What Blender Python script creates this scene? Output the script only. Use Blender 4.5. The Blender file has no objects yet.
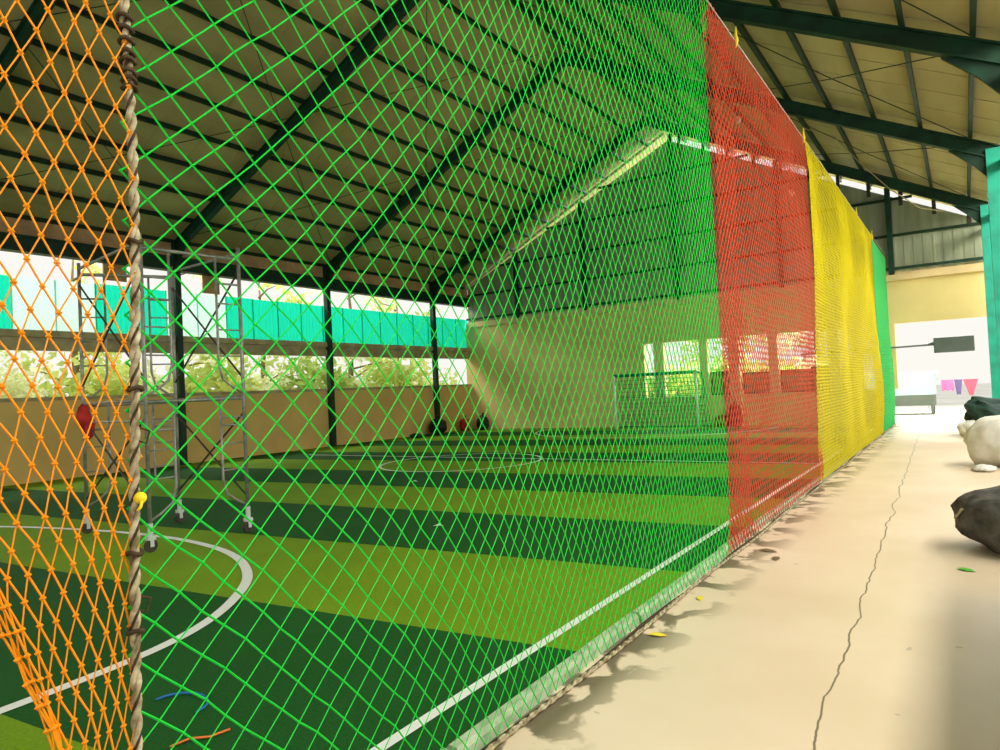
import bpy, bmesh, math, random
from mathutils import Vector, Matrix, noise
random.seed(7)
PI = math.pi
C = bpy.context.scene.collection
scene = bpy.context.scene

# ------------------------------------------------------------------ layout
XL = -16.86      # left wall plane
XR = 0.70        # line of right columns
YF = 23.06       # far wall plane
XM = (XL + XR) / 2
ZE, ZP = 5.81, 10.17
SL = (ZP - ZE) / (XM - XL)
XN = -1.75       # net plane
NT = 4.93        # net top
def roof_z(x): return ZP - SL * abs(x - XM)

# ------------------------------------------------------------------ materials
def mat(name, col, rough=0.7, spec=0.3, var=0.0, scale=4.0, bump=0.0, transl=0.0, metal=0.0, col2=None, stretch=None):
    m = bpy.data.materials.new(name); m.use_nodes = True
    nt = m.node_tree; N = nt.nodes; Lk = nt.links
    b = N['Principled BSDF']
    b.inputs['Base Color'].default_value = (*col, 1)
    b.inputs['Roughness'].default_value = rough
    b.inputs['Metallic'].default_value = metal
    b.inputs['Specular IOR Level'].default_value = spec
    if var or col2 or bump:
        tc = N.new('ShaderNodeTexCoord'); mp = N.new('ShaderNodeMapping')
        Lk.new(tc.outputs['Object'], mp.inputs['Vector'])
        if stretch: mp.inputs['Scale'].default_value = stretch
        nz = N.new('ShaderNodeTexNoise'); nz.inputs['Scale'].default_value = scale; nz.inputs['Detail'].default_value = 6
        Lk.new(mp.outputs['Vector'], nz.inputs['Vector'])
        rp = N.new('ShaderNodeValToRGB')
        c2 = col2 if col2 else tuple(min(1, c * (1 + var)) for c in col)
        c1 = col if col2 else tuple(c * (1 - var) for c in col)
        rp.color_ramp.elements[0].position = .35; rp.color_ramp.elements[1].position = .68
        rp.color_ramp.elements[0].color = (*c1, 1); rp.color_ramp.elements[1].color = (*c2, 1)
        Lk.new(nz.outputs['Fac'], rp.inputs['Fac']); Lk.new(rp.outputs['Color'], b.inputs['Base Color'])
        if bump:
            bp = N.new('ShaderNodeBump'); bp.inputs['Strength'].default_value = bump; bp.inputs['Distance'].default_value = .02
            Lk.new(nz.outputs['Fac'], bp.inputs['Height']); Lk.new(bp.outputs['Normal'], b.inputs['Normal'])
    if transl:
        tr = N.new('ShaderNodeBsdfTranslucent'); mx = N.new('ShaderNodeMixShader')
        tr.inputs['Color'].default_value = (*col, 1); mx.inputs['Fac'].default_value = transl
        Lk.new(b.outputs['BSDF'], mx.inputs[1]); Lk.new(tr.outputs['BSDF'], mx.inputs[2])
        Lk.new(mx.outputs['Shader'], N['Material Output'].inputs['Surface'])
    return m

M = {}
def mk(k, *a, **kw): M[k] = mat(k, *a, **kw)
mk('net_green', (.015, .78, .07), .5, .3, transl=.35)
mk('net_orange', (.98, .38, .008), .5, .3, transl=.3)
mk('net_red', (.72, .12, .05), .5, .3, transl=.4)
mk('net_yellow', (.76, .66, .0), .5, .3, transl=.4)
mk('net_lime', (.08, .66, .18), .5, .3, transl=.4)
mk('rope', (.17, .13, .06), .85, .2, scale=30, col2=(.55, .49, .32))
mk('rope_dark', (.06, .04, .02), .85, .2, var=.4, scale=60)
mk('yellow_cord', (.85, .65, .02), .6)
mk('steel_wire', (.35, .36, .30), .4, .5, metal=.6)
mk('frame_green', (.004, .038, .017), .55, .35, var=.35, scale=3)
mk('aqua_paint', (.01, .36, .24), .45, .4, var=.2, scale=3)
mk('purlin', (.006, .030, .010), .6, .3, var=.3, scale=4)
mk('roof', (.42, .37, .17), .8, .15, var=.16, scale=1.2, stretch=(1, .25, 1))
mk('gable', (.30, .33, .22), .55, .4, var=.18, scale=1.5, stretch=(3, 1, .3))
mk('cream', (.70, .49, .17), .75, .2, var=.10, scale=.7)
mk('wall_far', (.74, .60, .25), .7, .25, var=.10, scale=.6)
mk('pillar', (.76, .58, .30), .7, .2, var=.08, scale=2)
mk('coping', (.42, .36, .20), .7, .2, var=.2, scale=3)
mk('beam', (.38, .34, .18), .6, .3, var=.25, scale=3)
mk('fascia', (.50, .33, .18), .7, .2, var=.2, scale=3)
mk('barge', (.85, .66, .52), .6, .2)
mk('aqua_sheet', (.01, .80, .56), .45, .3, var=.12, scale=2, transl=.45)
mk('backlit_sheet', (.62, .90, .86), .4, .3, col2=(.80, .95, .93), scale=1.5, transl=.6)  # paler copy of the aqua sheet, backlight glare put into its colour
mk('steel', (.26, .27, .23), .45, .5, var=.3, scale=12, metal=.3)
mk('steel_dark', (.045, .035, .025), .5, .4, var=.3, scale=12)
mk('caster', (.55, .58, .55), .4, .5)
mk('white_paint', (.80, .84, .78), .5, .3)
mk('teal_net', (.01, .22, .13), .6, .2)
mk('red_cloth', (.45, .035, .03), .85, .1, var=.3, scale=9, bump=.3)
mk('black_bag', (.010, .011, .011), .5, .4, var=.4, scale=7, bump=.5)
mk('dark_sack', (.030, .027, .020), .75, .35, col2=(.10, .095, .075), scale=9, bump=.8)
mk('white_sack', (.62, .60, .52), .6, .35, col2=(.80, .79, .73), scale=5, bump=.6)
mk('green_tarp', (.014, .045, .032), .6, .3, var=.4, scale=6, bump=.6)
mk('kerb', (.30, .40, .24), .8, .2, col2=(.50, .58, .40), scale=12, bump=.3)
mk('board', (.40, .26, .12), .7, .2, var=.35, scale=2)
mk('leaf_a', (.60, .68, .20), .6, .2, transl=.4)
mk('leaf_b', (.82, .84, .56), .6, .2, transl=.4)
mk('leaf_c', (.45, .58, .16), .6, .2, transl=.3)
mk('bark', (.22, .17, .09), .85, .1, var=.3, scale=8)
mk('ground', (.80, .78, .70), .9, .1, var=.1, scale=.5)
mk('sign', (.10, .125, .11), .5, .3, var=.1, scale=3)
mk('stall_cyan', (.42, .66, .68), .5, .2, var=.04, scale=2)
mk('stall_grey', (.13, .16, .14), .6, .2, var=.1, scale=2)
mk('pink', (.80, .22, .50), .8, transl=.3); mk('purple', (.20, .15, .34), .8, transl=.2); mk('rose', (.55, .14, .22), .8, transl=.2)
mk('bulb', (.95, .93, .80), .3, .5)
mk('dry_leaf', (.16, .11, .05), .8); mk('yellow_leaf', (.75, .60, .04), .7); mk('green_leaf', (.08, .42, .03), .7)
mk('blue_cord', (.02, .16, .42), .6); mk('orange_cord', (.80, .20, .04), .6)

def floor_mat():
    m = bpy.data.materials.new('polished_concrete'); m.use_nodes = True
    nt = m.node_tree; N = nt.nodes; Lk = nt.links; b = N['Principled BSDF']
    g = N.new('ShaderNodeNewGeometry'); sx = N.new('ShaderNodeSeparateXYZ'); Lk.new(g.outputs['Position'], sx.inputs[0])
    def mth(op, a, b_=None, c_=None):
        n = N.new('ShaderNodeMath'); n.operation = op
        for i, v in enumerate((a, b_, c_)):
            if v is None: continue
            if isinstance(v, (int, float)): n.inputs[i].default_value = v
            else: Lk.new(v, n.inputs[i])
        return n.outputs[0]
    nz = N.new('ShaderNodeTexNoise'); nz.inputs['Scale'].default_value = .9; nz.inputs['Detail'].default_value = 8
    Lk.new(g.outputs['Position'], nz.inputs['Vector'])
    rp = N.new('ShaderNodeValToRGB'); rp.color_ramp.elements[0].position = .3; rp.color_ramp.elements[1].position = .7
    rp.color_ramp.elements[0].color = (.66, .53, .36, 1); rp.color_ramp.elements[1].color = (.76, .63, .46, 1)
    Lk.new(nz.outputs['Fac'], rp.inputs['Fac'])
    # crack : a hairline running the length of the walkway
    nw = N.new('ShaderNodeTexNoise'); nw.noise_dimensions = '1D'; nw.inputs['Scale'].default_value = 1.6; nw.inputs['Detail'].default_value = 6
    Lk.new(sx.outputs['Y'], nw.inputs['W'])
    cx = mth('MULTIPLY_ADD', mth('SUBTRACT', nw.outputs['Fac'], .5), .11, mth('MULTIPLY_ADD', sx.outputs['Y'], -.024, -.52))
    dist = mth('ABSOLUTE', mth('SUBTRACT', sx.outputs['X'], cx))
    w = mth('MULTIPLY_ADD', nz.outputs['Fac'], .006, .002)
    crack = mth('LESS_THAN', dist, w)
    # dirt swept up against the foot of the net
    nd = N.new('ShaderNodeTexNoise'); nd.inputs['Scale'].default_value = 3.4; nd.inputs['Detail'].default_value = 5; nd.inputs['Distortion'].default_value = .6
    Lk.new(g.outputs['Position'], nd.inputs['Vector'])
    near = mth('MULTIPLY_ADD', sx.outputs['X'], -3.4, -4.55)       # 1 at x=-1.75, 0 at -1.24
    near = mth('MINIMUM', mth('MAXIMUM', near, 0), 1)
    dm = mth('MULTIPLY', near, mth('SMOOTH_MIN', mth('MAXIMUM', mth('MULTIPLY', mth('SUBTRACT', nd.outputs['Fac'], .47), 16), 0), 1, .1))
    # small spots
    ns = N.new('ShaderNodeTexNoise'); ns.inputs['Scale'].default_value = 7; ns.inputs['Detail'].default_value = 3
    Lk.new(g.outputs['Position'], ns.inputs['Vector'])
    sp = mth('MULTIPLY', mth('GREATER_THAN', ns.outputs['Fac'], .73), .35)
    m1 = N.new('ShaderNodeMix'); m1.data_type = 'RGBA'; Lk.new(mth('MULTIPLY', dm, .9), m1.inputs[0]); Lk.new(rp.outputs['Color'], m1.inputs[6]); m1.inputs[7].default_value = (.11, .095, .05, 1)
    m2 = N.new('ShaderNodeMix'); m2.data_type = 'RGBA'; Lk.new(mth('MAXIMUM', mth('MULTIPLY', crack, .85), sp), m2.inputs[0]); Lk.new(m1.outputs[2], m2.inputs[6]); m2.inputs[7].default_value = (.10, .085, .05, 1)
    Lk.new(m2.outputs[2], b.inputs['Base Color'])
    b.inputs['Roughness'].default_value = .42; b.inputs['Specular IOR Level'].default_value = .5
    return m
M['floor'] = floor_mat()

def turf_mat():
    m = bpy.data.materials.new('striped_turf'); m.use_nodes = True
    nt = m.node_tree; N = nt.nodes; Lk = nt.links; b = N['Principled BSDF']
    g = N.new('ShaderNodeNewGeometry'); sx = N.new('ShaderNodeSeparateXYZ'); Lk.new(g.outputs['Position'], sx.inputs[0])
    def mth(op, a, b_=None, c_=None):
        n = N.new('ShaderNodeMath'); n.operation = op
        for i, v in enumerate((a, b_, c_)):
            if v is None: continue
            if isinstance(v, (int, float)): n.inputs[i].default_value = v
            else: Lk.new(v, n.inputs[i])
        return n.outputs[0]
    yy = mth('SUBTRACT', sx.outputs['Y'], mth('MULTIPLY', mth('ADD', sx.outputs['X'], 2.2), .075))
    ph = mth('FRACT', mth('DIVIDE', mth('SUBTRACT', yy, 3.5 - 37.2), 3.72))
    light = mth('LESS_THAN', ph, .5)
    nz = N.new('ShaderNodeTexNoise'); nz.inputs['Scale'].default_value = 55; nz.inputs['Detail'].default_value = 4
    Lk.new(g.outputs['Position'], nz.inputs['Vector'])
    n2 = N.new('ShaderNodeTexNoise'); n2.inputs['Scale'].default_value = 1.1; n2.inputs['Detail'].default_value = 4
    Lk.new(g.outputs['Position'], n2.inputs['Vector'])
    mx = N.new('ShaderNodeMix'); mx.data_type = 'RGBA'; Lk.new(light, mx.inputs[0])
    mx.inputs[6].default_value = (.012, .088, .014, 1); mx.inputs[7].default_value = (.165, .30, .010, 1)
    hs = N.new('ShaderNodeHueSaturation'); Lk.new(mx.outputs[2], hs.inputs['Color'])
    Lk.new(mth('ADD', mth('MULTIPLY', nz.outputs['Fac'], .7), mth('MULTIPLY_ADD', n2.outputs['Fac'], .5, .42)), hs.inputs['Value'])
    Lk.new(hs.outputs['Color'], b.inputs['Base Color'])
    b.inputs['Roughness'].default_value = .85; b.inputs['Specular IOR Level'].default_value = .15
    bp = N.new('ShaderNodeBump'); bp.inputs['Strength'].default_value = .5; bp.inputs['Distance'].default_value = .01
    Lk.new(nz.outputs['Fac'], bp.inputs['Height']); Lk.new(bp.outputs['Normal'], b.inputs['Normal'])
    return m
M['turf'] = turf_mat()

# ------------------------------------------------------------------ mesh builder
class MB:
    def __init__(s): s.v = []; s.f = []
    def box(s, x0, x1, y0, y1, z0, z1):
        n = len(s.v)
        s.v += [(x0,y0,z0),(x1,y0,z0),(x1,y1,z0),(x0,y1,z0),(x0,y0,z1),(x1,y0,z1),(x1,y1,z1),(x0,y1,z1)]
        s.f += [tuple(n+i for i in q) for q in ((0,3,2,1),(4,5,6,7),(0,1,5,4),(1,2,6,5),(2,3,7,6),(3,0,4,7))]
        return s
    def bar(s, a, b, w, h, up=(0,0,1)):
        a, b = Vector(a), Vector(b); d = (b-a).normalized(); u = Vector(up)
        if abs(d.dot(u)) > .99: u = Vector((0,1,0))
        sd = d.cross(u).normalized(); u = sd.cross(d).normalized()
        n = len(s.v)
        for p in (a, b):
            for i, j in ((-1,-1),(1,-1),(1,1),(-1,1)): s.v.append(tuple(p + sd*i*w/2 + u*j*h/2))
        s.f += [tuple(n+i for i in q) for q in ((3,2,1,0),(4,5,6,7),(0,1,5,4),(1,2,6,5),(2,3,7,6),(3,0,4,7))]
        return s
    def tube(s, pts, r, seg=8, cap=True, closed=False):
        pts = [Vector(p) for p in pts]; n0 = len(s.v); k = len(pts)
        prev = None
        for i, p in enumerate(pts):
            if closed: d = pts[(i+1) % k] - pts[i-1]
            else: d = pts[min(i+1, k-1)] - pts[max(i-1, 0)]
            d.normalize()
            u = prev if prev is not None else (Vector((0,0,1)) if abs(d.z) < .9 else Vector((1,0,0)))
            a = d.cross(u)
            if a.length < 1e-5: a = d.cross(Vector((1,0.3,0)))
            a.normalize(); b = a.cross(d).normalized(); prev = b
            rr = r[i] if isinstance(r, (list, tuple)) else r
            for j in range(seg):
                t = 2*PI*j/seg
                s.v.append(tuple(p + a*math.cos(t)*rr + b*math.sin(t)*rr))
        for i in range(k if closed else k-1):
            for j in range(seg):
                a0 = n0 + i*seg; a1 = n0 + ((i+1) % k)*seg; j2 = (j+1) % seg
                s.f.append((a0+j, a0+j2, a1+j2, a1+j))
        if cap and not closed:
            s.f.append(tuple(n0+j for j in reversed(range(seg)))); s.f.append(tuple(n0+(k-1)*seg+j for j in range(seg)))
        return s
    def octa(s, p, r):
        n = len(s.v); x, y, z = p
        s.v += [(x+r,y,z),(x-r,y,z),(x,y+r,z),(x,y-r,z),(x,y,z+r),(x,y,z-r)]
        s.f += [tuple(n+i for i in q) for q in ((0,2,4),(2,1,4),(1,3,4),(3,0,4),(2,0,5),(1,2,5),(3,1,5),(0,3,5))]
        return s
    def ball(s, p, r, seg=10, rings=7):
        n = len(s.v); p = Vector(p); rx, ry, rz = (r, r, r) if isinstance(r, (int, float)) else r
        s.v.append(tuple(p + Vector((0,0,rz))))
        for i in range(1, rings):
            a = PI*i/rings
            for j in range(seg):
                t = 2*PI*j/seg; s.v.append((p.x+rx*math.sin(a)*math.cos(t), p.y+ry*math.sin(a)*math.sin(t), p.z+rz*math.cos(a)))
        s.v.append(tuple(p - Vector((0,0,rz)))); e = len(s.v)-1
        for j in range(seg): s.f.append((n, n+1+j, n+1+(j+1)%seg)); b = n+1+(rings-2)*seg; s.f.append((e, b+(j+1)%seg, b+j))
        for i in range(rings-2):
            for j in range(seg):
                a = n+1+i*seg; b = a+seg; s.f.append((a+j, b+j, b+(j+1)%seg, a+(j+1)%seg))
        return s
    def prism(s, poly, y0, y1):     # polygon in xz, extruded along y
        n = len(s.v); k = len(poly)
        s.v += [(x, y0, z) for x, z in poly] + [(x, y1, z) for x, z in poly]
        s.f.append(tuple(range(n, n+k))); s.f.append(tuple(reversed(range(n+k, n+2*k))))
        for i in range(k): j = (i+1) % k; s.f.append((n+i, n+k+i, n+k+j, n+j))
        return s
    def build(s, name, m, parent=None, smooth=False, org=None, bevel=0):
        me = bpy.data.meshes.new(name)
        o_ = Vector(org) if org is not None else Vector((0,0,0))
        me.from_pydata([tuple(Vector(v)-o_) for v in s.v], [], s.f); me.update()
        bm = bmesh.new(); bm.from_mesh(me); bmesh.ops.recalc_face_normals(bm, faces=bm.faces); bm.to_mesh(me); bm.free()
        if smooth:
            for p in me.polygons: p.use_smooth = True
        me.materials.append(M[m] if isinstance(m, str) else m)
        o = bpy.data.objects.new(name, me); C.objects.link(o)
        if parent is not None: o.parent = parent
        o.location = o_ if parent is None else o_
        if bevel:
            bv = o.modifiers.new('b', 'BEVEL'); bv.width = bevel; bv.segments = 2; bv.limit_method = 'ANGLE'
        return o

def tag(o, label=None, cat=None, group=None, kind=None):
    if label: o['label'] = label
    if cat: o['category'] = cat
    if group: o['group'] = group
    if kind: o['kind'] = kind
    return o
def struct(o, label=None): o['kind'] = 'structure'; 
def S(o, label, cat): return tag(o, label, cat, None, 'structure')
def empty(name, loc=(0,0,0), rz=0):
    o = bpy.data.objects.new(name, None); C.objects.link(o); o.location = loc; o.rotation_euler = (0,0,rz); o.empty_display_size = .1
    return o
def copy_tree(o, parent=None):
    c = o.copy(); C.objects.link(c); c.parent = parent
    for ch in [x for x in bpy.data.objects if x.parent == o]: copy_tree(ch, c)
    return c

# ------------------------------------------------------------------ setting
S(MB().box(-60, 40, -12, 90, -.30, -.12).build('ground', 'ground'), 'pale sunlit ground around the hall', 'ground')
S(MB().box(-1.80, 2.2, -3, 26.5, -.12, 0).build('floor', 'floor'), 'cream concrete walkway with a long hairline crack beside the net', 'floor')
S(MB().box(XL, -1.80, -3, YF+.1, -.12, 0).build('turf_floor', 'turf'), 'striped artificial turf pitch in dark and light green', 'turf')
# painted pitch lines (inlaid white turf, 4 mm proud)
def ribbon(pts, w, name, label, z=.004):
    mb = MB(); n = len(pts)
    for i, p in enumerate(pts):
        a = Vector(pts[max(i-1,0)]); b = Vector(pts[min(i+1,n-1)]); d = (b-a).normalized(); s = Vector((-d.y, d.x))*w/2
        mb.v += [(p[0]+s.x, p[1]+s.y, z), (p[0]-s.x, p[1]-s.y, z)]
    for i in range(n-1): mb.f.append((2*i, 2*i+1, 2*i+3, 2*i+2))
    return S(mb.build(name, 'white_paint'), label, 'pitch line')
ribbon([(-2.16, -3), (-2.13, 22.4)], .062, 'trim_1', 'long white sideline running beside the foot of the net')
ribbon([(-15.2, 22.4), (-2.13, 22.4)], .07, 'trim_2', 'white goal line in front of the far wall', .005)
ribbon([(-15.0, 12.9), (-2.13, 12.9)], .07, 'trim_3', 'white halfway line across the pitch', .005)
ribbon([(-9.2+1.75*math.cos(t*PI/32), 12.1+1.75*math.sin(t*PI/32)) for t in range(65)], .07, 'trim_4', 'small white circle cut by the halfway line', .006)
def spline(P_, k=8):
    out = []
    for i in range(1, len(P_)-2):
        p0, p1, p2, p3 = (Vector(q) for q in P_[i-1:i+3])
        for j in range(k):
            t = j/k; out.append(tuple(.5*((2*p1)+(p2-p0)*t+(2*p0-5*p1+4*p2-p3)*t*t+(3*p1-p0-3*p2+p3)*t**3)))
    return out
ribbon(spline([(-4.3,-1.2),(-4.18,-.2),(-4.14,.7),(-4.14,1.51),(-4.22,2.25),(-4.40,2.78),(-4.74,3.28),(-5.25,3.78),(-6.0,4.20),(-6.87,4.43),(-7.95,4.50),(-9.3,4.36),(-10.83,4.01),(-12.6,3.3),(-13.5,2.6)]), .085, 'trim_5', 'curved white penalty line under the wheeled scaffold', .005)
ribbon([(-8.8+4*math.cos(t*PI/32), 22.4-4*math.sin(t*PI/32)) for t in range(33)], .07, 'trim_6', 'white penalty line curving round the distant goal', .006)

# left wall
S(MB().box(XL-.18, XL, -3, YF, -.12, 1.76).build('wall_left', 'cream'), 'low tan wall along the side of the pitch opposite the net', 'wall')
S(MB().box(XL-.21, XL+.03, -3, YF, 1.76, 1.84).build('trim_7', 'coping'), 'dull coping along the top of the low tan wall', 'coping')
S(MB().box(XL-.10, XL+.08, -3, YF, 2.87, 3.07).box(XL-.06, XL+.02, -3, YF, 3.07, 3.16).box(XL-.10, XL+.10, -3, YF, 3.16, 3.31).build('trim_8', 'beam'), 'olive rail between the low tan wall and the aqua sheets', 'beam')
S(MB().box(XL-.08, XL+.10, -3, YF, 5.06, 5.30).box(XL-.12, XL+.14, -3, YF, 5.30, 5.36).box(XL-.12, XL+.14, -3, YF, 5.00, 5.06).build('trim_9', 'frame_green'), 'dark green eave beam over the aqua sheets', 'beam')
S(MB().box(XL-.02, XL+.03, -3, YF, 5.36, 5.72).build('trim_10', 'fascia'), 'brownish fascia strip between eave beam and roof', 'fascia')

# far wall
fw = MB()
fw.box(XL-.18, -9.30, YF, YF+.2, -.12, 4.14)
fw.box(-9.30, XR+.25, YF, YF+.2, 2.90, 4.14)
fw.box(-9.30, -1.78, YF, YF+.2, -.12, 1.02)
fw.box(-1.78, -1.62, YF, YF+.2, 1.02, 2.90)
S(fw.build('wall_far', 'wall_far'), 'yellow-cream end wall with a row of openings', 'wall')
pl = [(-8.93, -8.58, YF-.02, 0), (-7.34, -7.08, YF-.0, 0), (-6.36, -6.02, YF-.12, -1), (-5.14, -4.86, YF, 0), (-3.42, -3.10, YF, 0), (-2.77, -2.50, YF, 0)]
for i, (a, b, y, k) in enumerate(pl):
    z0 = 0 if k else 1.02
    o = MB().box(a, b, y-.03 if k else y-.02, YF+.22, z0, 3.15 if k else 2.92).build('wall_pillar', 'pillar')
    S(o, ['cream pillar behind the goal, between two openings', 'cream pillar just beyond the goal post', 'thick cream pillar standing forward of the end wall down to the turf',
          'cream pillar seen through the red net', 'cream pillar seen through the yellow net beside a narrow opening', 'narrow cream pillar by the last opening behind the yellow net'][i], 'pillar')
S(MB().box(.66, .90, YF-.05, YF+.22, 0, 2.95).build('wall_pier', 'pillar'), 'pale pier closing the bright end doorway', 'pier')
S(MB().box(-2.50, -1.78, YF+.02, YF+.18, 2.10, 2.20).box(-2.50, -1.78, YF+.02, YF+.18, .70, .78).build('trim_11', 'pillar'), 'pale cross rail in the last narrow opening', 'rail')
S(MB().box(XL, XR, YF-.14, YF, 4.14, 4.30).box(XL, XR, YF-.05, YF, 4.30, 4.36).build('trim_12', 'pillar'), 'pale ledge across the top of the end wall', 'ledge')
S(MB().box(XL, XR, YF-.10, YF-.02, 4.44, 4.52).build('trim_13', 'frame_green'), 'dark rail just above the pale ledge', 'rail')
# gable sheet stops short of the roof: daylight shows as a bright line under the slopes
g = MB().prism([(XL, 4.36), (XR+.1, 4.36), (XR+.1, ZE-.36), (XM, ZP-.34), (XL, ZE-.05)], YF+.08, YF+.10)
x = XL
while x < XR: g.bar((x, YF+.075, 4.36), (x, YF+.075, roof_z(x)-.40), .03, .012, (0,1,0)); x += .24
S(g.build('wall_gable', 'gable'), 'ribbed metal sheet filling the gable above the end wall', 'wall')
gp = empty('gable_frame'); S(gp, 'dark green posts and rails stiffening the gable sheet', 'frame')
for xx in (-14.4, -11.45, -7.94, -4.6, -1.6): MB().box(xx-.07, xx+.07, YF-.12, YF+.02, 4.3, roof_z(xx)-.12).build('post', 'frame_green', gp)
for zz in (5.45, 6.5, 7.6, 8.7):
    dx = (ZP-.15-zz)/SL
    MB().box(max(XM-dx, XL), min(XM+dx, XR), YF-.03, YF+.05, zz-.035, zz+.035).build('girt', 'purlin', gp)

S(MB().bar((XL, YF-.16, ZE-.14), (XM-.05, YF-.16, ZP-.16), .03, .09).build('trim_15', 'barge'), 'thin pinkish barge strip along one slope of the gable', 'barge strip')
xx = XM + .4
while xx < XR: MB().box(xx-.05, xx+.05, YF+.06, YF+.12, roof_z(xx)-.50, roof_z(xx)-.04).build('packer', 'steel_dark', gp); xx += .80
# low panels inside the far openings
def P(name, x0, x1, z0, z1, m, label, cat, y=YF+.25):
    e = empty(name, ((x0+x1)/2, y, z0)); tag(e, label, cat)
    w = (x1-x0)/2
    MB().box(-w, w, 0, .03, 0, z1-z0).build('panel', m, e)
    fb = MB().box(-w, -w+.05, -.02, 0, 0, z1-z0).box(w-.05, w, -.02, 0, 0, z1-z0).box(-w, w, -.02, 0, z1-z0-.05, z1-z0).box(-w, w, -.02, 0, 0, .05)
    fb.build('frame', 'steel_dark', e)
    return e
P('fence_panel', -6.02, -5.14, 1.02, 1.72, 'board', 'brown board beside the thick cream pillar, filling the low part of its opening', 'panel')
P('fence_panel', -4.86, -3.95, 1.02, 1.74, 'board', 'brown board in the widest opening, its nearer half to the pink cloth', 'panel')
P('fence_panel', -3.95, -3.42, 1.02, 1.80, 'board', 'narrow brown board against the pillar where the yellow net starts', 'panel')
P('fence_panel', -3.10, -2.77, 1.02, 1.80, 'board', 'very narrow brown board seen through the yellow net', 'panel')
P('fence_panel', -7.08, -6.36, 1.02, 1.80, 'board', 'brown board between the goal post and the thick cream pillar', 'panel')

# ------------------------------------------------------------------ roof
rf = MB()
for sx in (-1, 1):
    xe = XL-.75 if sx < 0 else XR+.22
    n0 = len(rf.v)
    for y in (-3, 24.0):
        for xx in (xe, XM):
            rf.v += [(xx, y, roof_z(xx)+.02), (xx, y, roof_z(xx)+.06)]
    rf.f += [(n0, n0+2, n0+6, n0+4), (n0+1, n0+5, n0+7, n0+3), (n0, n0+1, n0+3, n0+2), (n0+4, n0+6, n0+7, n0+5), (n0, n0+4, n0+5, n0+1), (n0+2, n0+3, n0+7, n0+6)]
S(rf.build('ceiling', 'roof'), 'tan sheet roof of the hall seen from underneath', 'roof')
sm = MB()
y = -2.6
while y < 24:
    for sx in (-1, 1):
        xe = XL-.7 if sx < 0 else XR+.2
        sm.bar((xe, y, roof_z(xe)+.016), (XM, y, roof_z(XM)+.016), .012, .012)
    y += .98
S(sm.build('roof_seams', 'coping'), 'thin laps between the roof sheets', 'seam')

pr = empty('roof_purlins'); S(pr, 'dark purlins running the length of the roof', 'purlins')
xx = XM - .67
while xx > XL-.6:
    MB().bar((xx, -3, roof_z(xx)-.045), (xx, 23.0, roof_z(xx)-.045), .055, .10).build('purlin', 'purlin', pr); xx -= .81
xx = XM + .4
while xx < XR+.2:
    MB().bar((xx, -3, roof_z(xx)-.055), (xx, 23.9, roof_z(xx)-.055), .065, .13).build('purlin', 'purlin', pr); xx += .80
YB = [(-.3, .6), (4.95, 5.9), (10.3, 11.25), (15.4, 16.1), (20.7, 21.5)]
ORD = ['first', 'second', 'third', 'fourth', 'fifth']
WH = ['at the end of the hall before the orange net', 'crossing over the orange net', 'its post rising behind the wheeled scaffold', 'its post midway along the tan wall', 'nearest the gable, black bag at its foot']
for i, (yl, yr) in enumerate(YB):
    e = empty('portal_frame', (XM, (yl+yr)/2, 0)); S(e, 'dark green steel portal frame ' + WH[i], 'frame')
    ym = (yl+yr)/2
    def A(x, y, z): return (x-XM, y-ym, z)
    zt = roof_z(XL)-.30
    def ibeam(mb, a, b, w, h):
        mb.bar(a, b, w*.35, h); 
        u = Vector((0, 0, h/2))
        mb.bar(Vector(a)+u, Vector(b)+u, w, .03); mb.bar(Vector(a)-u, Vector(b)-u, w, .03)
    c = MB().bar(A(XL+.09, yl, 0), A(XL+.09, yl, zt+.2), .16, .16, (0,1,0)); c.box(XL+.0-XM, XL+.24-XM, yl-ym-.14, yl-ym+.14, 0, .03); c.build('column', 'frame_green', e)
    xc_ = XR-.04 if i > 2 else XR+.16
    c = MB().bar(A(xc_, yr, 0), A(xc_, yr, zt+.1), .24, .24, (0,1,0)); c.box(xc_-.18-XM, xc_+.18-XM, yr-ym-.2, yr-ym+.2, 0, .04); c.build('column', 'aqua_paint', e)['label'] = 'aqua painted column at the walkway side'
    r = MB(); ibeam(r, A(XL, yl, roof_z(XL)-.27), A(XM, ym, roof_z(XM)-.27), .15, .26); r.build('rafter', 'frame_green', e)
    r = MB(); ibeam(r, A(XR+.1, yr, roof_z(XR+.1)-.27), A(XM, ym, roof_z(XM)-.27), .15, .26); r.build('rafter', 'frame_green', e)
    for xc, yy, d in ((XL, yl, 1), (XR, yr, -1)):
        k = MB(); z0 = roof_z(xc)-.35
        k.prism([(xc+d*.05-XM, z0-.38), (xc+d*.13-XM, z0-.38), (xc+d*.35-XM, z0-.10), (xc+d*.75-XM, z0+.28), (xc+d*.05-XM, z0+.02)], yy-ym-.03, yy-ym+.03)
        k.build('haunch', 'frame_green', e)
# thin cross bracing rods between the frames
br = empty('roof_bracing'); S(br, 'thin crossed rods bracing the roof between portal frames', 'bracing')
for i in range(4):
    a, b = YB[i], YB[i+1]
    for (x0, x1, j) in ((XL+.3, -12.5, 0), (-12.5, XM, 0), (XR-.2, -3.9, 1), (-3.9, XM, 1)):
        for (p, q) in ((x0, x1), (x1, x0)):
            MB().tube([(p, a[j], roof_z(p)-.16), ((p+q)/2, (a[j]+b[j])/2, (roof_z(p)+roof_z(q))/2-.21), (q, b[j], roof_z(q)-.16)], .009, 5).build('rod', 'purlin', br)
# eave beam on the walkway side
S(MB().box(XR+.05, XR+.15, -3, YF, 5.20, 5.36).build('trim_14', 'frame_green'), 'dark green eave beam on the walkway side', 'beam')
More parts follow.
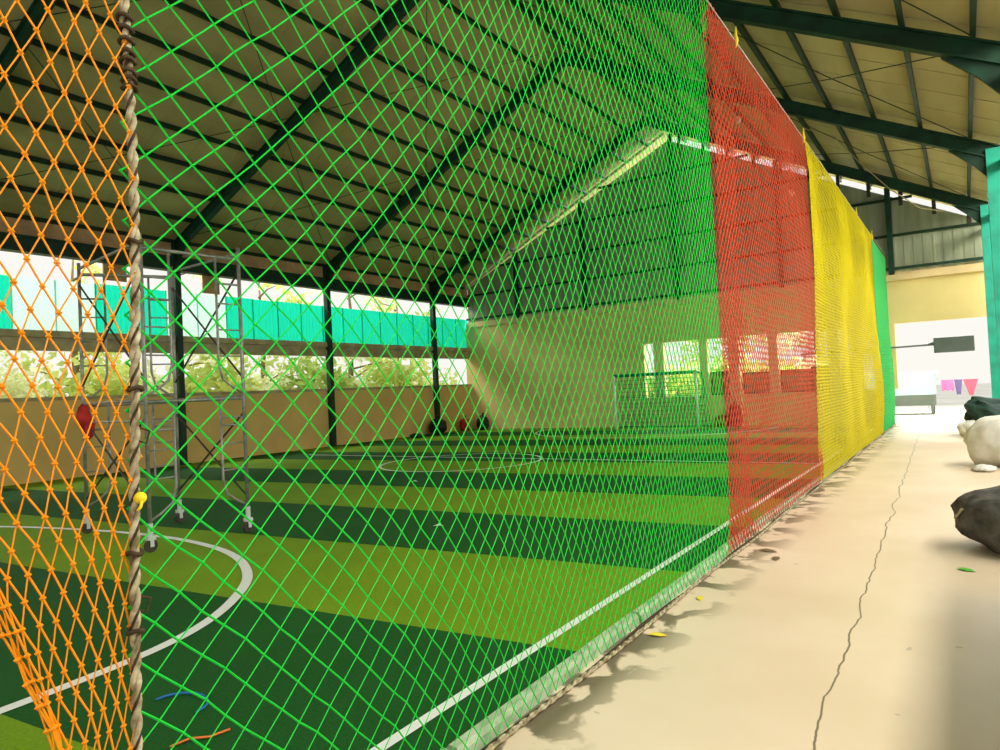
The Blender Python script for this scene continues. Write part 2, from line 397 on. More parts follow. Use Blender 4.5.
# unseen low wall, added to throw shade on the near walkway
S(MB().box(.42, .56, -3, 5.5, 0, .96).box(.40, .58, -3, 5.52, .96, 1.02).build('shade_wall', 'cream'), 'low tan wall added out of view to shade the near end of the walkway', 'wall')

# ------------------------------------------------------------------ aqua sheets
def corr(w, h, nx):
    mb = MB()
    for i in range(nx+1):
        yy = w*i/nx; dx = .016*math.sin(i*PI)  if False else (.012 if i % 2 else -.012)
        mb.v += [(dx, yy, 0), (dx, yy, h)]
    for i in range(nx): mb.f.append((2*i, 2*i+2, 2*i+3, 2*i+1))
    mb.bar((.02, 0, 0), (.02, 0, h), .03, .02, (1,0,0))
    return mb
pa = corr(.875, 1.20, 14).build('wall_sheet', 'aqua_sheet'); pb = corr(.875, 1.20, 14).build('wall_sheet', 'backlit_sheet')
used = {'a': False, 'b': False}
y = 4.0; i = 0
while y < 22.9:
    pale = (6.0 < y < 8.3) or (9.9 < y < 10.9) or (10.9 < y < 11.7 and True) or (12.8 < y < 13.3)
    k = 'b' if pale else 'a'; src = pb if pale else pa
    o = src if not used[k] else copy_tree(src); used[k] = True
    o.location = (XL-.14, y, 3.29 + (.01 if i % 2 else 0)); 
    if pale: tag(o, 'aqua sheet coloured pale for backlight glare, standing on the olive rail', 'wall sheet', 'pale aqua sheets above the tan wall')
    else: tag(o, 'bright aqua corrugated sheet standing on the olive rail', 'wall sheet', 'bright aqua sheets above the tan wall')
    y += .875; i += 1
for (y0, z0, w, h, lab) in ((8.55, 4.60, .55, .46, 'short brown board wedged over the aqua sheets beside the rope'), (11.15, 4.52, .5, .54, 'short brown board wedged over the pale sheets behind the scaffold')):
    tag(MB().box(XL-.10, XL-.06, 0, w, 0, h).build('brown_board', 'board'), lab, 'board').location = (0, y0, z0)

# ------------------------------------------------------------------ nets
def net_mesh(y0, y1, z0, z1, dw, dh, ru, rv, warp, knot=0, seg=4):
    mb = MB()
    nx = int(round((y1-y0)/(dw/2))); nz = int(round((z1-z0)/(dh/2)))
    P_ = {}
    for i in range(nx+1):
        for j in range(nz+1):
            if (i+j) % 2 == 0:
                P_[i, j] = Vector(warp(y0+(y1-y0)*i/nx, z0+(z1-z0)*j/nz))
    def seg_(a, b, r):
        d = (b-a)
        if d.length < 1e-4: return
        d.normalize(); s1 = d.cross(Vector((1, 0, 0)))
        if s1.length < 1e-3: s1 = d.cross(Vector((0, 1, 0)))
        s1.normalize(); s2 = s1.cross(d)
        n = len(mb.v)
        for p in (a, b):
            for t in range(seg):
                q = p + (s1*math.cos(2*PI*t/seg) + s2*math.sin(2*PI*t/seg))*r
                mb.v.append(tuple(q))
        for t in range(seg): t2 = (t+1) % seg; mb.f.append((n+t, n+t2, n+seg+t2, n+seg+t))
    for (i, j), p in P_.items():
        for dj, r in ((1, rv), (-1, ru)):
            q = P_.get((i+1, j+dj))
            if q is not None: seg_(p, q, r)
        if knot: mb.octa(p, knot)
    return mb
def bump_(z): return .026*math.sin(PI*min(1, max(0, (z-.6)/1.95)))
def lean_(y): return .016 if y < 1.3 else (.016 + .044*min(1, (y-1.3)/4.0))
def std_warp(amp=.03, seed=0.0, foot=True):
    def w(y, z):
        n1 = noise.noise(Vector((y*.55+seed, z*.45, 1.3))); n2 = noise.noise(Vector((y*6+seed, z*6, 9.1))); n3 = noise.noise(Vector((y*5+seed, z*5, 4.7)))
        k = min(1, z/.5) * min(1, (NT-z)/.5)
        return (XN + amp*n1*2*k + .006*n2, y + .012*n3 + .03*n1*k + lean_(y)*(z-2.2), z + .010*n2)
    return w
DW, DH = .125, .122
def squeeze(fn, ya, yb):
    # diamonds are wide by the rope and hang narrower further along
    def dens(y): return 1/.128 if y < 1.2 else 1/max(.086, .128-.026*(y-1.2))
    tab = [0.0]; n = 400
    for i in range(n): tab.append(tab[-1] + dens(ya+(yb-ya)*(i+.5)/n)*(yb-ya)/n)
    tot = tab[-1]
    def w(y, z):
        t = max(0, min(1, (y-ya)/(yb-ya)))*tot
        k = 0
        lo, hi = 0, n
        while lo < hi:
            md = (lo+hi)//2
            if tab[md+1] < t: lo = md+1
            else: hi = md
        k = min(lo, n-1); f_ = (t-tab[k])/max(1e-9, tab[k+1]-tab[k])
        return fn(ya+(yb-ya)*(k+f_)/n, z)
    return w, int(round(tot))
gw, gn_ = squeeze(std_warp(.03, 2.0), .96, 6.16)
g = net_mesh(.96, 6.16, .02, NT, 5.2/gn_, DH, .0031, .0024, gw, .0056)
g.bar((XN, .96, NT), (XN, 6.12, NT), .012, .012)
tag(g.build('safety_net', 'net_green'), 'large bright green diamond-mesh net between the knotted rope and the red net', 'net')
rd = net_mesh(6.10, 10.92, .02, NT, .095, DH, .0040, .0035, std_warp(.035, 5.0), .006)
r2 = net_mesh(6.14, 6.95, .02, NT, DW*.8, DH, .0036, .0030, lambda y, z: (std_warp(.035, 5.0)(y, z)[0]-.03, y, z))
n0 = len(rd.v); rd.v += r2.v; rd.f += [tuple(i+n0 for i in f_) for f_ in r2.f]
tag(rd.build('safety_net', 'net_red'), 'red net panel hanging between the green net and the yellow net', 'net')
yl_ = net_mesh(10.66, 19.7, .02, NT, DW*.8, DH*.8, .0054, .0050, std_warp(.05, 8.0), 0)
tag(yl_.build('safety_net', 'net_yellow'), 'yellow net panel hanging beyond the red net', 'net')
lm = net_mesh(19.5, 23.0, .02, NT-.1, DW*.9, DH*.9, .0060, .0056, lambda y, z: (XN + .05*math.sin(PI*min(1, max(0, (2.6-z)/2.6)))*((y-19.6)/3.4), y, z), 0)
tag(lm.build('safety_net', 'net_lime'), 'narrow light green net at the far end of the row, past the yellow one', 'net')
# orange net: hangs beside the rope, gathered towards it below
def orange_warp(y, z):
    u = .95 - y                              # distance from the rope
    k = 1.0
    if z < 1.75:
        t = min(1, (1.75-z)/1.0)
        lim = .475 - .30*t**1.3              # how far out it reaches at this height
        full = .80
        k = 1 - t*.52
        uu = u*k
        if uu > lim: uu = lim + (uu-lim)*.22
        u = uu
    n1 = noise.noise(Vector((y*7, z*3, 2.2))); n2 = noise.noise(Vector((y*9, z*9, 7.7)))
    return (XN + .02*n1 + .010*n2, .945-u + .005*n2*min(1, u*20) + .016*(z-1.5) + bump_(z)*.8, z + .010*n1)
og = net_mesh(.33, .945, .55, NT, .0610, .118, .0025, .0019, orange_warp, .0085, 5)
tag(og.build('safety_net', 'net_orange'), 'orange knotted net beside the rope, gathered into a bunch below', 'net')

# lacing rope between the orange and green nets
rp_ = empty('lacing_rope', (XN, .94, 0)); tag(rp_, 'twisted beige rope hanging upright where orange and green nets meet', 'rope')
def ropeline(z): return Vector((.012*math.sin(z*2.3), .018*(1-z/2.5) * -1 + .014*(z-1.5) + bump_(z) + .012*math.sin(z*3.1+1), z))
for ph, m in ((0, 'rope'), (PI, 'rope'), (PI/2, 'rope_dark')):
    pts = []; z = 0.01
    while z < NT:
        a = z*62 + ph; r = .0065 if m == 'rope' else .0080
        pts.append(ropeline(z) + Vector((math.cos(a)*r, math.sin(a)*r, 0))); z += .012
    MB().tube(pts, .0075 if m == 'rope' else .0035, 6).build('strand', m, rp_, True)
for z in (2.33, 2.35, 2.37, 2.40, 2.42, 2.45, 2.48, 2.51, 1.93, 1.55, 1.14, .95):
    c = ropeline(z); kn = MB().tube([c + Vector((math.cos(t)*.017, math.sin(t)*.017, .004*math.sin(t*2+z*9))) for t in [k*PI/5 for k in range(10)]], .0060, 5, closed=True); kn.build('binding', 'rope_dark', rp_, True)
for z in (1.42, 1.0):
    c = ropeline(z); MB().tube([c, c+Vector((0, .03, -.01)), c+Vector((0, .04, .02)), c+Vector((0,.015,.03))], .003, 5).build('cord_end', 'rope_dark', rp_)
c = ropeline(1.275) + rp_.location
yt = MB().ball(c + Vector((.012, .008, 0)), (.018, .016, .015)); yt.tube([c+Vector((.02,.01,0)), c+Vector((.028,.0,-.02)), c+Vector((.024,-.006,-.03))], .004, 5)
tag(yt.build('cord_tie', 'yellow_cord', None, True), 'small yellow cord knot tied round the beige rope', 'knot')

# top cable, ties, foot rope
tag(MB().tube([(XN, -2, NT), (XN, 10, NT-.02), (XN, 23.0, NT)], .007, 6).build('top_cable', 'steel_wire'), 'thin wire the nets hang from along their top edge', 'cable')
for yy, l in ((7.2, 'small yellow tie on the top wire above the red net'), (10.75, 'small yellow tie on the top wire where red meets yellow net'), (16.6, 'small tie on the top wire above the yellow net'), (19.6, 'small tie on the top wire where the yellow net ends')):
    o = MB().tube([(0, -.01, -.08), (.012, 0, 0), (0, .012, .05), (.01, .0, .14)], [.010, .018, .016, .004], 6).build('net_tie', 'yellow_cord', None, True); o.location = (XN, yy, NT); tag(o, l, 'tie')
ft = MB()
for ph in (0, PI):
    pts = []; y = .9
    while y < 23:
        a = y*38 + ph; pts.append((XN+.045+.012*math.sin(y*2.1)+.007*math.cos(a), y, .018+.007*math.sin(a)+.004)); y += .035
    ft.tube(pts, .008, 5)
tag(ft.build('foot_rope', 'rope', None, True), 'pale twisted rope lying along the foot of the nets', 'rope')
tag(MB().tube([(XN+.02+.012*math.sin(y*.13*3.3), .9+y*.13, .012) for y in range(170)], .009, 5).build('foot_cable', 'rope_dark'), 'dark cable lying beside the pale foot rope', 'cable')

# kerb blocks
kb = None; y = .35; i = 0; random.seed(3)
while y < 22.5:
    ln = 1.86
    if kb is None:
        mb = MB(); nseg = 24
        for s in range(nseg+1):
            yy = ln*s/nseg
            for (px, pz) in ((-.038, 0), (-.038, .045), (-.024, .062), (.018, .062), (.034, .042), (.038, 0)):
                q = noise.noise(Vector((px*20, yy*7, pz*20)))*.006
                mb.v.append((px+q, yy, max(0, pz+(q if pz > 0 else 0))))
        for s in range(nseg):
            for t in range(6): t2 = (t+1) % 6; mb.f.append((s*6+t, s*6+t2, s*6+6+t2, s*6+6+t))
        mb.f += [tuple(range(6)), tuple(nseg*6+t for t in reversed(range(6)))]
        kb = mb.build('kerb_block', 'kerb'); o = kb
    else: o = kb.copy(); C.objects.link(o)
    o.location = (XN-.06+random.uniform(-.008, .008), y, 0); o.rotation_euler = (0, 0, random.uniform(-.006, .006))
    tag(o, 'long pale kerb block laid end to end inside the foot of the nets', 'kerb', 'kerb blocks along the sideline')
    y += ln + .03; i += 1

# ------------------------------------------------------------------ scaffold tower
sc = empty('scaffold_tower', (-7.95, 4.6, 0)); tag(sc, 'two-tier steel scaffold tower on casters, standing on the pitch behind the rope', 'scaffold')
O = Vector((-7.95, 4.6, 0))
FA, FB, FC, FD = (-9.0, 4.25), (-7.1, 3.97), (-7.0, 5.08), (-8.5, 5.15)
def sp(p, z): return Vector((p[0], p[1], z)) - O
T1, T2 = 1.58, 3.20
for p in (FA, FB, FC, FD):
    MB().tube([sp(p, .16), sp(p, T2+.12)], .021, 8).build('leg', 'steel', sc, True)
    cs = MB().tube([sp(p, .17), sp(p, .30)], .028, 8); cs.box(sp(p,0).x-.035, sp(p,0).x+.035, sp(p,0).y-.04, sp(p,0).y+.04, .13, .17)
    for s in (-1, 1): cs.box(sp(p,0).x+s*.03-.004, sp(p,0).x+s*.03+.004, sp(p,0).y-.02, sp(p,0).y+.02, .06, .16)
    cs = cs.build('caster', 'caster', sc)
    MB().tube([sp(p, .07)+Vector((-.018,0,0)), sp(p, .07)+Vector((.018,0,0))], .068, 14).build('wheel', 'steel_dark', cs)
def lerp(a, b, t): return (a[0]+(b[0]-a[0])*t, a[1]+(b[1]-a[1])*t)
for (p, q) in ((FB, FC), (FA, FD)):
    for z0, z1 in ((.30, T1), (T1+.02, T2)):
        fr = MB(); a, b = lerp(p, q, .26), lerp(p, q, .74)
        fr.tube([sp(p, z1-.02), sp(q, z1-.02)], .020, 8); fr.tube([sp(p, z1-.32), sp(a, z1-.32)], .013, 6); fr.tube([sp(b, z1-.32), sp(q, z1-.32)], .013, 6)
        fr.tube([sp(a, z1-.02), sp(a, z0+.35), sp(lerp(p, q, .22), z0+.18), sp(lerp(p, q, .10), z0+.08), sp(p, z0+.02)], .014, 8)
        fr.tube([sp(b, z1-.02), sp(b, z0+.35), sp(lerp(p, q, .78), z0+.18), sp(lerp(p, q, .90), z0+.08), sp(q, z0+.02)], .014, 8)
        for k in (.45, .75, 1.05):
            fr.tube([sp(p, z0+k), sp(a, z0+k)], .010, 6); fr.tube([sp(b, z0+k), sp(q, z0+k)], .010, 6)
        fr.build('end_frame', 'steel', sc, True)
for (p, q) in ((FA, FB), (FD, FC)):
    for z0, z1 in ((.42, T1-.18), (T1+.22, T2-.15)):
        cb = MB().tube([sp(p, z0), sp(q, z1)], .012, 6).build('brace', 'steel_dark', sc)
        cb = MB().tube([sp(q, z0), sp(p, z1)], .012, 6).build('brace', 'steel_dark', sc)
    MB().tube([sp(p, T1), sp(q, T1)], .018, 8).build('rail', 'steel', sc, True)
    MB().tube([sp(p, T2+.05), sp(q, T2+.05)], .018, 8).build('rail', 'steel', sc, True)
MB().tube([sp(FA, T1-.22), sp(FB, T1-.22)], .012, 6).build('rail', 'steel', sc)

def blob(name, loc, r, seed, m, amp=.12, fr=1.6, flat=True, parent=None, sub=4, shape=None):
    bm = bmesh.new(); bmesh.ops.create_icosphere(bm, subdivisions=sub, radius=1)
    for v in bm.verts:
        d = v.co.copy(); n = noise.fractal(d*fr+Vector((seed, seed*2, 0)), .8, 2, 4)
        cr = abs(noise.noise(d*fr*3+Vector((seed*3, 1, 0))))
        co = d*(1+amp*n-.10*amp*cr*4)
        co = Vector((co.x*r[0], co.y*r[1], co.z*r[2]))
        if shape: co = shape(co)
        if flat: co.z = max(co.z + r[2]*.80, 0)
        v.co = co
    me = bpy.data.meshes.new(name); bm.to_mesh(me); bm.free()
    for p in me.polygons: p.use_smooth = True
    me.materials.append(M[m]); o = bpy.data.objects.new(name, me); C.objects.link(o); o.location = loc
    if parent: o.parent = parent
    return o
# red cloth tied on the scaffold leg
rc = empty('red_cloth', (-8.93, 4.22, 1.25)); tag(rc, 'dark red cloth bundle tied to a scaffold leg, seen through the orange net', 'cloth')
blob('bundle', (-.01, 0, .16), (.10, .08, .17), 3.1, 'red_cloth', .25, flat=False, parent=rc, sub=3)
blob('tail', (.13, .0, .02), (.06, .05, .15), 6.4, 'red_cloth', .3, flat=False, parent=rc, sub=3).rotation_euler = (0, .5, 0)

# ------------------------------------------------------------------ goal at the far end
go = empty('futsal_goal', (-8.66, 22.2, 0)); tag(go, 'small white-posted goal with a dark net against the end wall', 'goal')
for s in (-1, 1): MB().tube([(s*1.43, 0, 0), (s*1.43, 0, 1.84)], .042, 10).build('post', 'white_paint', go, True)
MB().tube([(-1.47, 0, 1.84), (1.47, 0, 1.84)], .038, 10).build('crossbar', 'teal_net', go, True)
nb = MB().tube([(-1.43, 0, 1.84), (-1.55, .25, 1.80), (-1.62, .72, .02), (1.62, .72, .02), (1.55, .25, 1.80), (1.43, 0, 1.84)], .020, 6)
nb.tube([(-1.55, .25, 1.80), (1.55, .25, 1.80)], .018, 6); nb.tube([(-1.62,.74,1.05), (1.62,.74,1.05)], .015, 6); nb.build('net_frame', 'teal_net', go)
gn = MB(); K = 26
for i in range(K+1):
    xx = -1.5+3.0*i/K; gn.tube([(xx, 0, 1.82), (xx, .25, 1.78), (xx, .72, .04)], .010, 4)
for j in range(14):
    t = j/13; gn.tube([(-1.5, .25+.47*t, 1.78-1.74*t), (1.5, .25+.47*t, 1.78-1.74*t)], .010, 4)
for s in (-1, 1):
    for j in range(12): z = .1+j*.15; gn.tube([(s*1.46, 0, z), (s*1.56, .25+.47*(1-z/1.8), z)], .008, 4)
gn.build('net', 'teal_net', go)

# bags by the walls
def bag(name, loc, r, seed, m, label, cat='bag', amp=.14, neck=True, shape=None):
    e = empty(name, loc); tag(e, label, cat)
    blob('body', (0,0,0), r, seed, m, amp, parent=e, shape=shape)
    if neck:
        h = r[2]*1.76
        MB().tube([(0,0,h-.06), (.01,0,h), (.02,.01,h+.05), (.03,.0,h+.10)], [r[0]*.30, .035, .03, r[0]*.16+.02], 9).build('tied_neck', m, e, True)
    return e
bag('black_bag', (XL+.42, 20.3, 0), (.30, .36, .34), 1.2, 'black_bag', 'round black bag at the foot of the wall post nearest the gable')
bag('red_bag', (XL+.40, 22.0, 0), (.20, .22, .28), 4.2, 'red_cloth', 'small dull red bag in the corner where the tan wall meets the end wall')
bag('black_bag', (XL+.95, 22.45, 0), (.24, .26, .32), 5.7, 'black_bag', 'small black bag beside the red bag in the corner of the hall')
bag('grey_bag', (XL+.8, 18.6, 0), (.26, .2, .09), 8.7, 'green_tarp', 'flat dark bag lying on the turf edge near the round black bag', neck=False)
bag('red_bag', (-6.18, 22.72, 0), (.24, .20, .40), 2.2, 'red_cloth', 'bulging dark red bag leaning on the thick cream pillar')
bag('red_bag', (-6.62, 22.75, 0), (.24, .18, .22), 9.2, 'red_cloth', 'squat red bag slumped beside the taller red one at the pillar', neck=False)

# sacks beside the walkway
def lean(co): co.x -= .12*max(0, co.z)/.3; return co
sk = bag('dark_sack', (.42, 7.05, 0), (.56, .46, .30), 2.7, 'dark_sack', 'large dark lumpy sack lying on the walkway, nearest of the sacks', 'sack', .16, False)
MB().tube([(-.50,-.05,.20), (-.55,-.10,.26), (-.50,-.14,.34), (-.40,-.14,.36)], [.012,.012,.012,.012], 6).build('seam_cord', 'rope', sk, True)
bag('white_sack', (.46, 13.1, 0), (.52, .50, .44), 3.9, 'white_sack', 'big white plastic sack slumped between the dark sack and the green tarp bundle', 'sack', .12, False)
bag('white_sack', (.16, 12.35, 0), (.15, .2, .05), 9.9, 'white_sack', 'small flat white sack end poking out under the big white sack', 'sack', .2, False)
bag('white_sack', (.02, 18.6, 0), (.22, .24, .20), 6.6, 'white_sack', 'small white sack tucked under the dark green tarp bundle', 'sack', .2, False)
def flop(co):
    if co.z > .10: co.x -= (co.z-.10)*.75*(1 if co.x < .2 else .2)
    return co
bag('tarp_bundle', (.46, 18.9, 0), (.50, .42, .46), 5.2, 'green_tarp', 'dark green tarp bundle leaning over a small white sack', 'bundle', .22, False, flop)

# leaves and litter
def leafy(name, x, y, m, s, rz, label):
    mb = MB(); mb.v = [(0,-s,.004),(s*.45,-s*.3,.010),(s*.38,s*.4,.014),(0,s,.006),(-s*.4,s*.35,.012),(-s*.45,-s*.3,.008),(0,0,.018)]
    mb.f = [(0,1,6),(1,2,6),(2,3,6),(3,4,6),(4,5,6),(5,0,6)]
    o = mb.build(name, m, None, True); o.location = (x, y, 0); o.rotation_euler = (0,0,rz); tag(o, label, 'leaf')
leafy('fallen_leaf', -.07, 6.22, 'green_leaf', .07, 1.1, 'bright green leaf on the walkway in front of the dark sack')
leafy('fallen_leaf', -1.60, 4.75, 'yellow_leaf', .05, .4, 'yellow leaf beside the foot rope, further from the camera')
leafy('fallen_leaf', -1.60, 3.95, 'yellow_leaf', .06, 1.9, 'yellow leaf beside the foot rope, closer to the camera')
leafy('fallen_leaf', -1.50, 6.3, 'dry_leaf', .09, 1.3, 'curled brown leaf near the foot of the red net')
leafy('fallen_leaf', -1.38, 6.05, 'dry_leaf', .07, .2, 'smaller brown leaf further out on the concrete by the red net')
tag(MB().tube([(-3.35+.16*math.cos(t*.3), 1.98+.13*math.sin(t*.3), .012) for t in range(12)], .007, 5).build('blue_string', 'blue_cord', None, True), 'short curl of blue string on the turf near the rope', 'string')
tag(MB().tube([(-2.98,1.72,.01), (-2.96,1.80,.016), (-2.90,1.86,.012), (-2.88,1.95,.012)], .006, 5).build('orange_string', 'orange_cord', None, True), 'scrap of orange string on the turf by the sideline', 'string')
for (x_, y_, l) in ((-8.0, 9.15, 'tiny white scrap of litter on the farther dark turf stripe'), (-5.05, 6.15, 'white scrap of litter in the middle of a dark turf stripe'), (-6.6, 2.35, 'small white feather-like scrap inside the curved white line')):
    mb = MB(); mb.v = [(-.06,-.02,.006),(.05,-.03,.02),(.07,.02,.008),(0,.035,.03),(-.05,.02,.01)]; mb.f = [(0,1,2,3,4)]
    o = mb.build('paper_scrap', 'white_paint'); o.location = (x_, y_, 0); tag(o, l, 'litter')

# hanging bulbs
for (x_, y_, z_, l) in ((-3.93, 16.0, 7.33, 'white bulb hanging high behind the red net'), (-2.91, 16.0, 5.47, 'white bulb hanging lower, behind the edge of the red net')):
    e = empty('hanging_bulb', (x_, y_, z_)); tag(e, l, 'light bulb')
    MB().tube([(0,0,.12), (0,0,roof_z(x_)-z_-.02)], .006, 5).build('cord', 'steel_dark', e)
    MB().tube([(0,0,.06), (0,0,.13)], .03, 10).build('socket', 'steel_dark', e)
    MB().ball((0,0,0), (.065,.065,.085)).build('glass', 'bulb', e, True)
tag(MB().tube([(-2.9, 18, 7.45), (-2.26, 18, 7.10), (-1.75, 18, 6.35), (-1.2, 18, 5.65), (-.63, 18, 5.1), (-.2, 18, 4.95)], .012, 5).build('loose_cable', 'coping'), 'pale slack cable hanging under the roof beyond the yellow net', 'cable')

# arm with flat box, bolted to the pillars
sg = empty('lamp_arm', (-2.0, YF-.18, 2.2)); tag(sg, 'long dark horizontal arm with a flat grey box at its end, before the bright doorway', 'arm')
MB().tube([(-2.15, 0, -.02), (1.22, 0, .02)], .030, 8).build('arm', 'sign', sg, True)
MB().tube([(1.18, 0, .02), (1.36, 0, .06)], [.03, .07], 8).build('collar', 'sign', sg, True)
MB().box(1.32, 2.26, -.09, .09, -.22, .20).build('box', 'sign', sg, bevel=.015)
for xx in (-1.26, -.62): MB().box(xx-.04, xx+.04, 0, .20, -.05, .05).build('bracket', 'sign', sg)

# ------------------------------------------------------------------ outside, far end
st = empty('roadside_stall', (-1.75, 30, 0)); tag(st, 'pale cyan boxy stall with a dark grey base outside the bright doorway', 'stall')
MB().box(-1.2, .82, 0, 1.2, .62, 1.42).build('upper_panel', 'stall_cyan', st)
MB().box(-1.2, .80, .02, 1.18, .22, .62).build('base', 'stall_grey', st)
MB().box(-1.28, .90, -.1, 1.3, 1.42, 1.46).build('top', 'white_paint', st)
for xx in (-1.1, .7):
    for yy in (.1, 1.1): MB().box(xx-.05, xx+.05, yy-.05, yy+.05, -.12, .22).build('leg', 'stall_grey', st)
cl = empty('clothes_line', (-.1, 31, 0)); tag(cl, 'thin clothes line on two pale posts outside the bright doorway', 'clothes line')
for xx in (-1.1, 1.3): MB().tube([(xx,0,-.12), (xx,0,1.22)], .02, 6).build('post', 'white_paint', cl)
MB().tube([(-1.1,0,1.2), (.1,0,1.10), (1.3,0,1.2)], .006, 5).build('line', 'steel_wire', cl)
def cloth(x, w, h, m, nm, label, taper=.0):
    mb = MB(); n = 8; k = 6
    for i in range(n+1):
        for j in range(k+1):
            t = j/k; xx = (i/n-.5)*w*(1-taper*t)
            mb.v.append((xx, .03*math.sin(i*1.4)*t-.01, -h*t - (.03*math.sin(i*2.0) if j == k else 0)))
    for i in range(n):
        for j in range(k): a = i*(k+1)+j; mb.f.append((a, a+1, a+k+2, a+k+1))
    o = mb.build(nm, m, None, True); o.location = (x, 30.98, 1.12); tag(o, label, 'clothing')
cloth(-.56, .40, .40, 'pink', 'hanging_cloth', 'pink cloth on the outdoor clothes line')
cloth(-.22, .26, .56, 'purple', 'hanging_cloth', 'dull purple cloth between the pink and rose ones on the line', .5)
cloth(.16, .48, .60, 'rose', 'hanging_cloth', 'rose red cloth tapering downwards on the clothes line', .75)

# ------------------------------------------------------------------ vegetation outside
def leaf_cloud(n, r, seed, m, size, zs=1.0):
    rnd = random.Random(seed); mb = MB()
    for _ in range(n):
        a, b = rnd.uniform(0, 2*PI), rnd.uniform(-1, 1); q = rnd.uniform(.5, 1.0)
        s = math.sqrt(1-b*b)
        lump = 1+.25*math.sin(a*3+seed)*math.cos(b*4)
        p = Vector((r[0]*q*s*math.cos(a)*lump, r[1]*q*s*math.sin(a)*lump, r[2]*q*b*lump))
        d = Vector((rnd.uniform(-1,1), rnd.uniform(-1,1), rnd.uniform(-.6,.8))).normalized(); e = d.cross(Vector((rnd.uniform(-1,1), rnd.uniform(-1,1), rnd.uniform(-1,1)))).normalized()
        L = size*rnd.uniform(.6, 1.4); w = L*.28; k = len(mb.v)
        mb.v += [tuple(p), tuple(p+d*L*.5+e*w), tuple(p+d*L), tuple(p+d*L*.5-e*w)]
        mb.f.append((k, k+1, k+2, k+3))
    return mb
bushes = []
for k, mm in enumerate(('leaf_a', 'leaf_b', 'leaf_c')):
    e = empty('bush', (0, 0, -200)); leaf_cloud(1100, (1.3, 1.5, 1.3), k*3.7+1, mm, .30).build('foliage', mm, e).location = (0,0,1.55)
    stm = MB()
    for a in range(5): stm.tube([(0,0,0), (.25*math.cos(a*1.3), .25*math.sin(a*1.3), .8), (.6*math.cos(a*1.3), .6*math.sin(a*1.3), 1.9)], [.05,.035,.012], 6)
    stm.build('stem', 'bark', e); bushes.append(e)
rnd = random.Random(11)
bs = [(-19.8, 5.2, 0), (-20.2, 7.6, 1), (-19.6, 9.6, 0), (-21.0, 11.5, 1), (-19.9, 13.4, 0), (-20.6, 15.6, 1), (-19.8, 17.6, 2), (-20.3, 19.6, 1), (-19.8, 21.6, 0), (-21.5, 24.0, 1),
      (-22.5, 27, 0), (-14.5, 29, 0), (-11.5, 28.5, 2), (-9.6, 28.2, 0), (-8.0, 29.5, 2), (-6.6, 31.5, 0), (-4.6, 30.6, 1)]
LB = {0: 'yellow-green leafy bush outside the hall', 1: 'pale sunlit yellowish bush outside the hall', 2: 'darker green bush outside the hall'}
done = set()
for (x_, y_, k) in bs:
    o = bushes[k] if k not in done else copy_tree(bushes[k]); done.add(k)
    o.location = (x_, y_, -.12); o.rotation_euler = (0,0,rnd.uniform(0,6)); s = rnd.uniform(.85, 1.15); o.scale = (s, s, s*(1.0 if y_ < 25 else .8))
    tag(o, LB[k], 'bush', LB[k].replace('bush', 'bushes'))
def make_tree(seed, mm, h):
    e = empty('tree', (0,0,0)); rn = random.Random(seed); tr = MB(); lv = MB()
    tr.tube([(0,0,0), (.1,.05,h*.35), (-.05,.1,h*.7), (.05,0,h)], [.16,.12,.07,.02], 8)
    for a in range(16):
        z = h*rn.uniform(.28, .95); an = rn.uniform(0, 2*PI); L = rn.uniform(.9, 2.1)*(1.25-z/h*.6)
        q = Vector((L*math.cos(an), L*math.sin(an), z+L*rn.uniform(.1, .6))); m_ = Vector((q.x*.5, q.y*.5, (z+q.z)/2+.1))
        tr.tube([(0,0,z), tuple(m_), tuple(q)], [.045,.028,.008], 5)
        c = leaf_cloud(70, (.75,.75,.55), seed+a, mm, .24)
        n0 = len(lv.v); lv.v += [tuple(Vector(v)+q) for v in c.v]; lv.f += [tuple(i+n0 for i in f_) for f_ in c.f]
    tr.build('trunk', 'bark', e, True); lv.build('foliage', mm, e); return e
t0 = make_tree(4, 'leaf_b', 7.2); t1 = make_tree(9, 'leaf_a', 6.4); done = set()
for (x_, y_, k) in [(-20.8, 6.8, 0), (-22.2, 10.3, 1), (-20.9, 12.6, 0), (-22, 16.8, 1), (-21, 20.4, 0), (-22, 24.5, 1), (-5.4, 34, 0), (-9, 33, 1)]:
    o = (t0, t1)[k] if k not in done else copy_tree((t0, t1)[k]); done.add(k)
    o.location = (x_, y_, -.12); o.rotation_euler = (0,0,rnd.uniform(0,6))
    tag(o, ('slender pale-leaved tree outside the hall', 'slender yellow-green tree outside the hall')[k], 'tree', ('pale trees outside', 'yellow-green trees outside')[k])

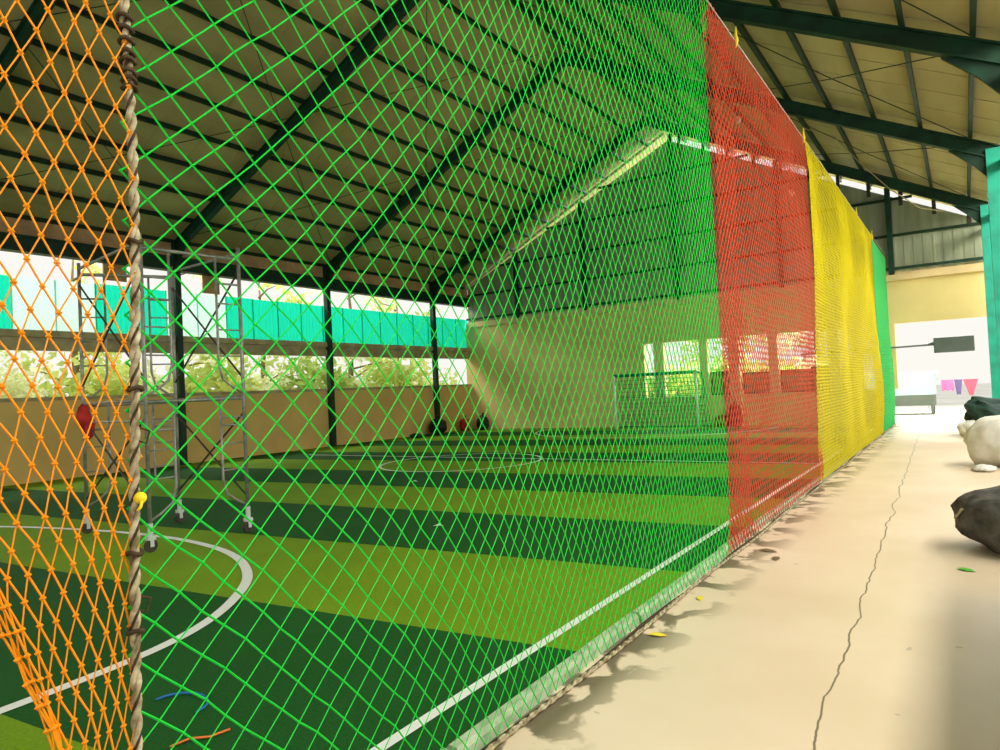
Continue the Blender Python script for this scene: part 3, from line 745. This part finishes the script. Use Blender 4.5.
# ------------------------------------------------------------------ light
w = bpy.data.worlds.new('World'); scene.world = w; w.use_nodes = True
N = w.node_tree.nodes; Lk = w.node_tree.links; bg = N['Background']
tc = N.new('ShaderNodeTexCoord'); sx = N.new('ShaderNodeSeparateXYZ'); rp = N.new('ShaderNodeValToRGB')
Lk.new(tc.outputs['Generated'], sx.inputs[0]); Lk.new(sx.outputs['Z'], rp.inputs['Fac']); Lk.new(rp.outputs['Color'], bg.inputs['Color'])
rp.color_ramp.elements[0].color = (1, .97, .90, 1); rp.color_ramp.elements[1].color = (.92, .95, .96, 1)
bg.inputs['Strength'].default_value = .92
def area(name, loc, rot, sx_, sy_, e, col):
    l = bpy.data.lights.new(name, 'AREA'); l.shape = 'RECTANGLE'; l.size = sx_; l.size_y = sy_; l.energy = e; l.color = col
    o = bpy.data.objects.new(name, l); C.objects.link(o); o.location = loc; o.rotation_euler = rot; return o
area('sky_light_walkway', (3.6, 10.5, 6.2), (0, math.radians(58), 0), 1.2, 24, 1700, (1, .95, .84))
area('sky_light_end', (-3, 31.0, 9.0), (math.radians(-52), 0, 0), 12, 5, 4600, (1, .98, .92))
area('sky_light_pitch', (-23, 11, 9.5), (0, math.radians(-58), 0), 5, 26, 3000, (1, .97, .86))

# ------------------------------------------------------------------ camera
cam = bpy.data.cameras.new('Camera'); co = bpy.data.objects.new('Camera', cam); C.objects.link(co)
yw, pt, rl = (math.radians(a) for a in (33.729, 1.316, -2.725))
F = Vector((-math.sin(yw)*math.cos(pt), math.cos(yw)*math.cos(pt), math.sin(pt))); R0 = Vector((math.cos(yw), math.sin(yw), 0)); U0 = R0.cross(F)
R2 = R0*math.cos(rl) + U0*math.sin(rl); U2 = R2.cross(F)
mw = Matrix((( R2.x, U2.x, -F.x, 0), (R2.y, U2.y, -F.y, 0), (R2.z, U2.z, -F.z, 1.5), (0,0,0,1)))
co.matrix_world = mw; cam.sensor_width = 36; cam.lens = 695.3/1000*36; cam.clip_end = 300
scene.camera = co
scene.view_settings.view_transform = 'Standard'; scene.view_settings.exposure = 0.10
scene.cycles.max_bounces = 8; scene.cycles.diffuse_bounces = 5
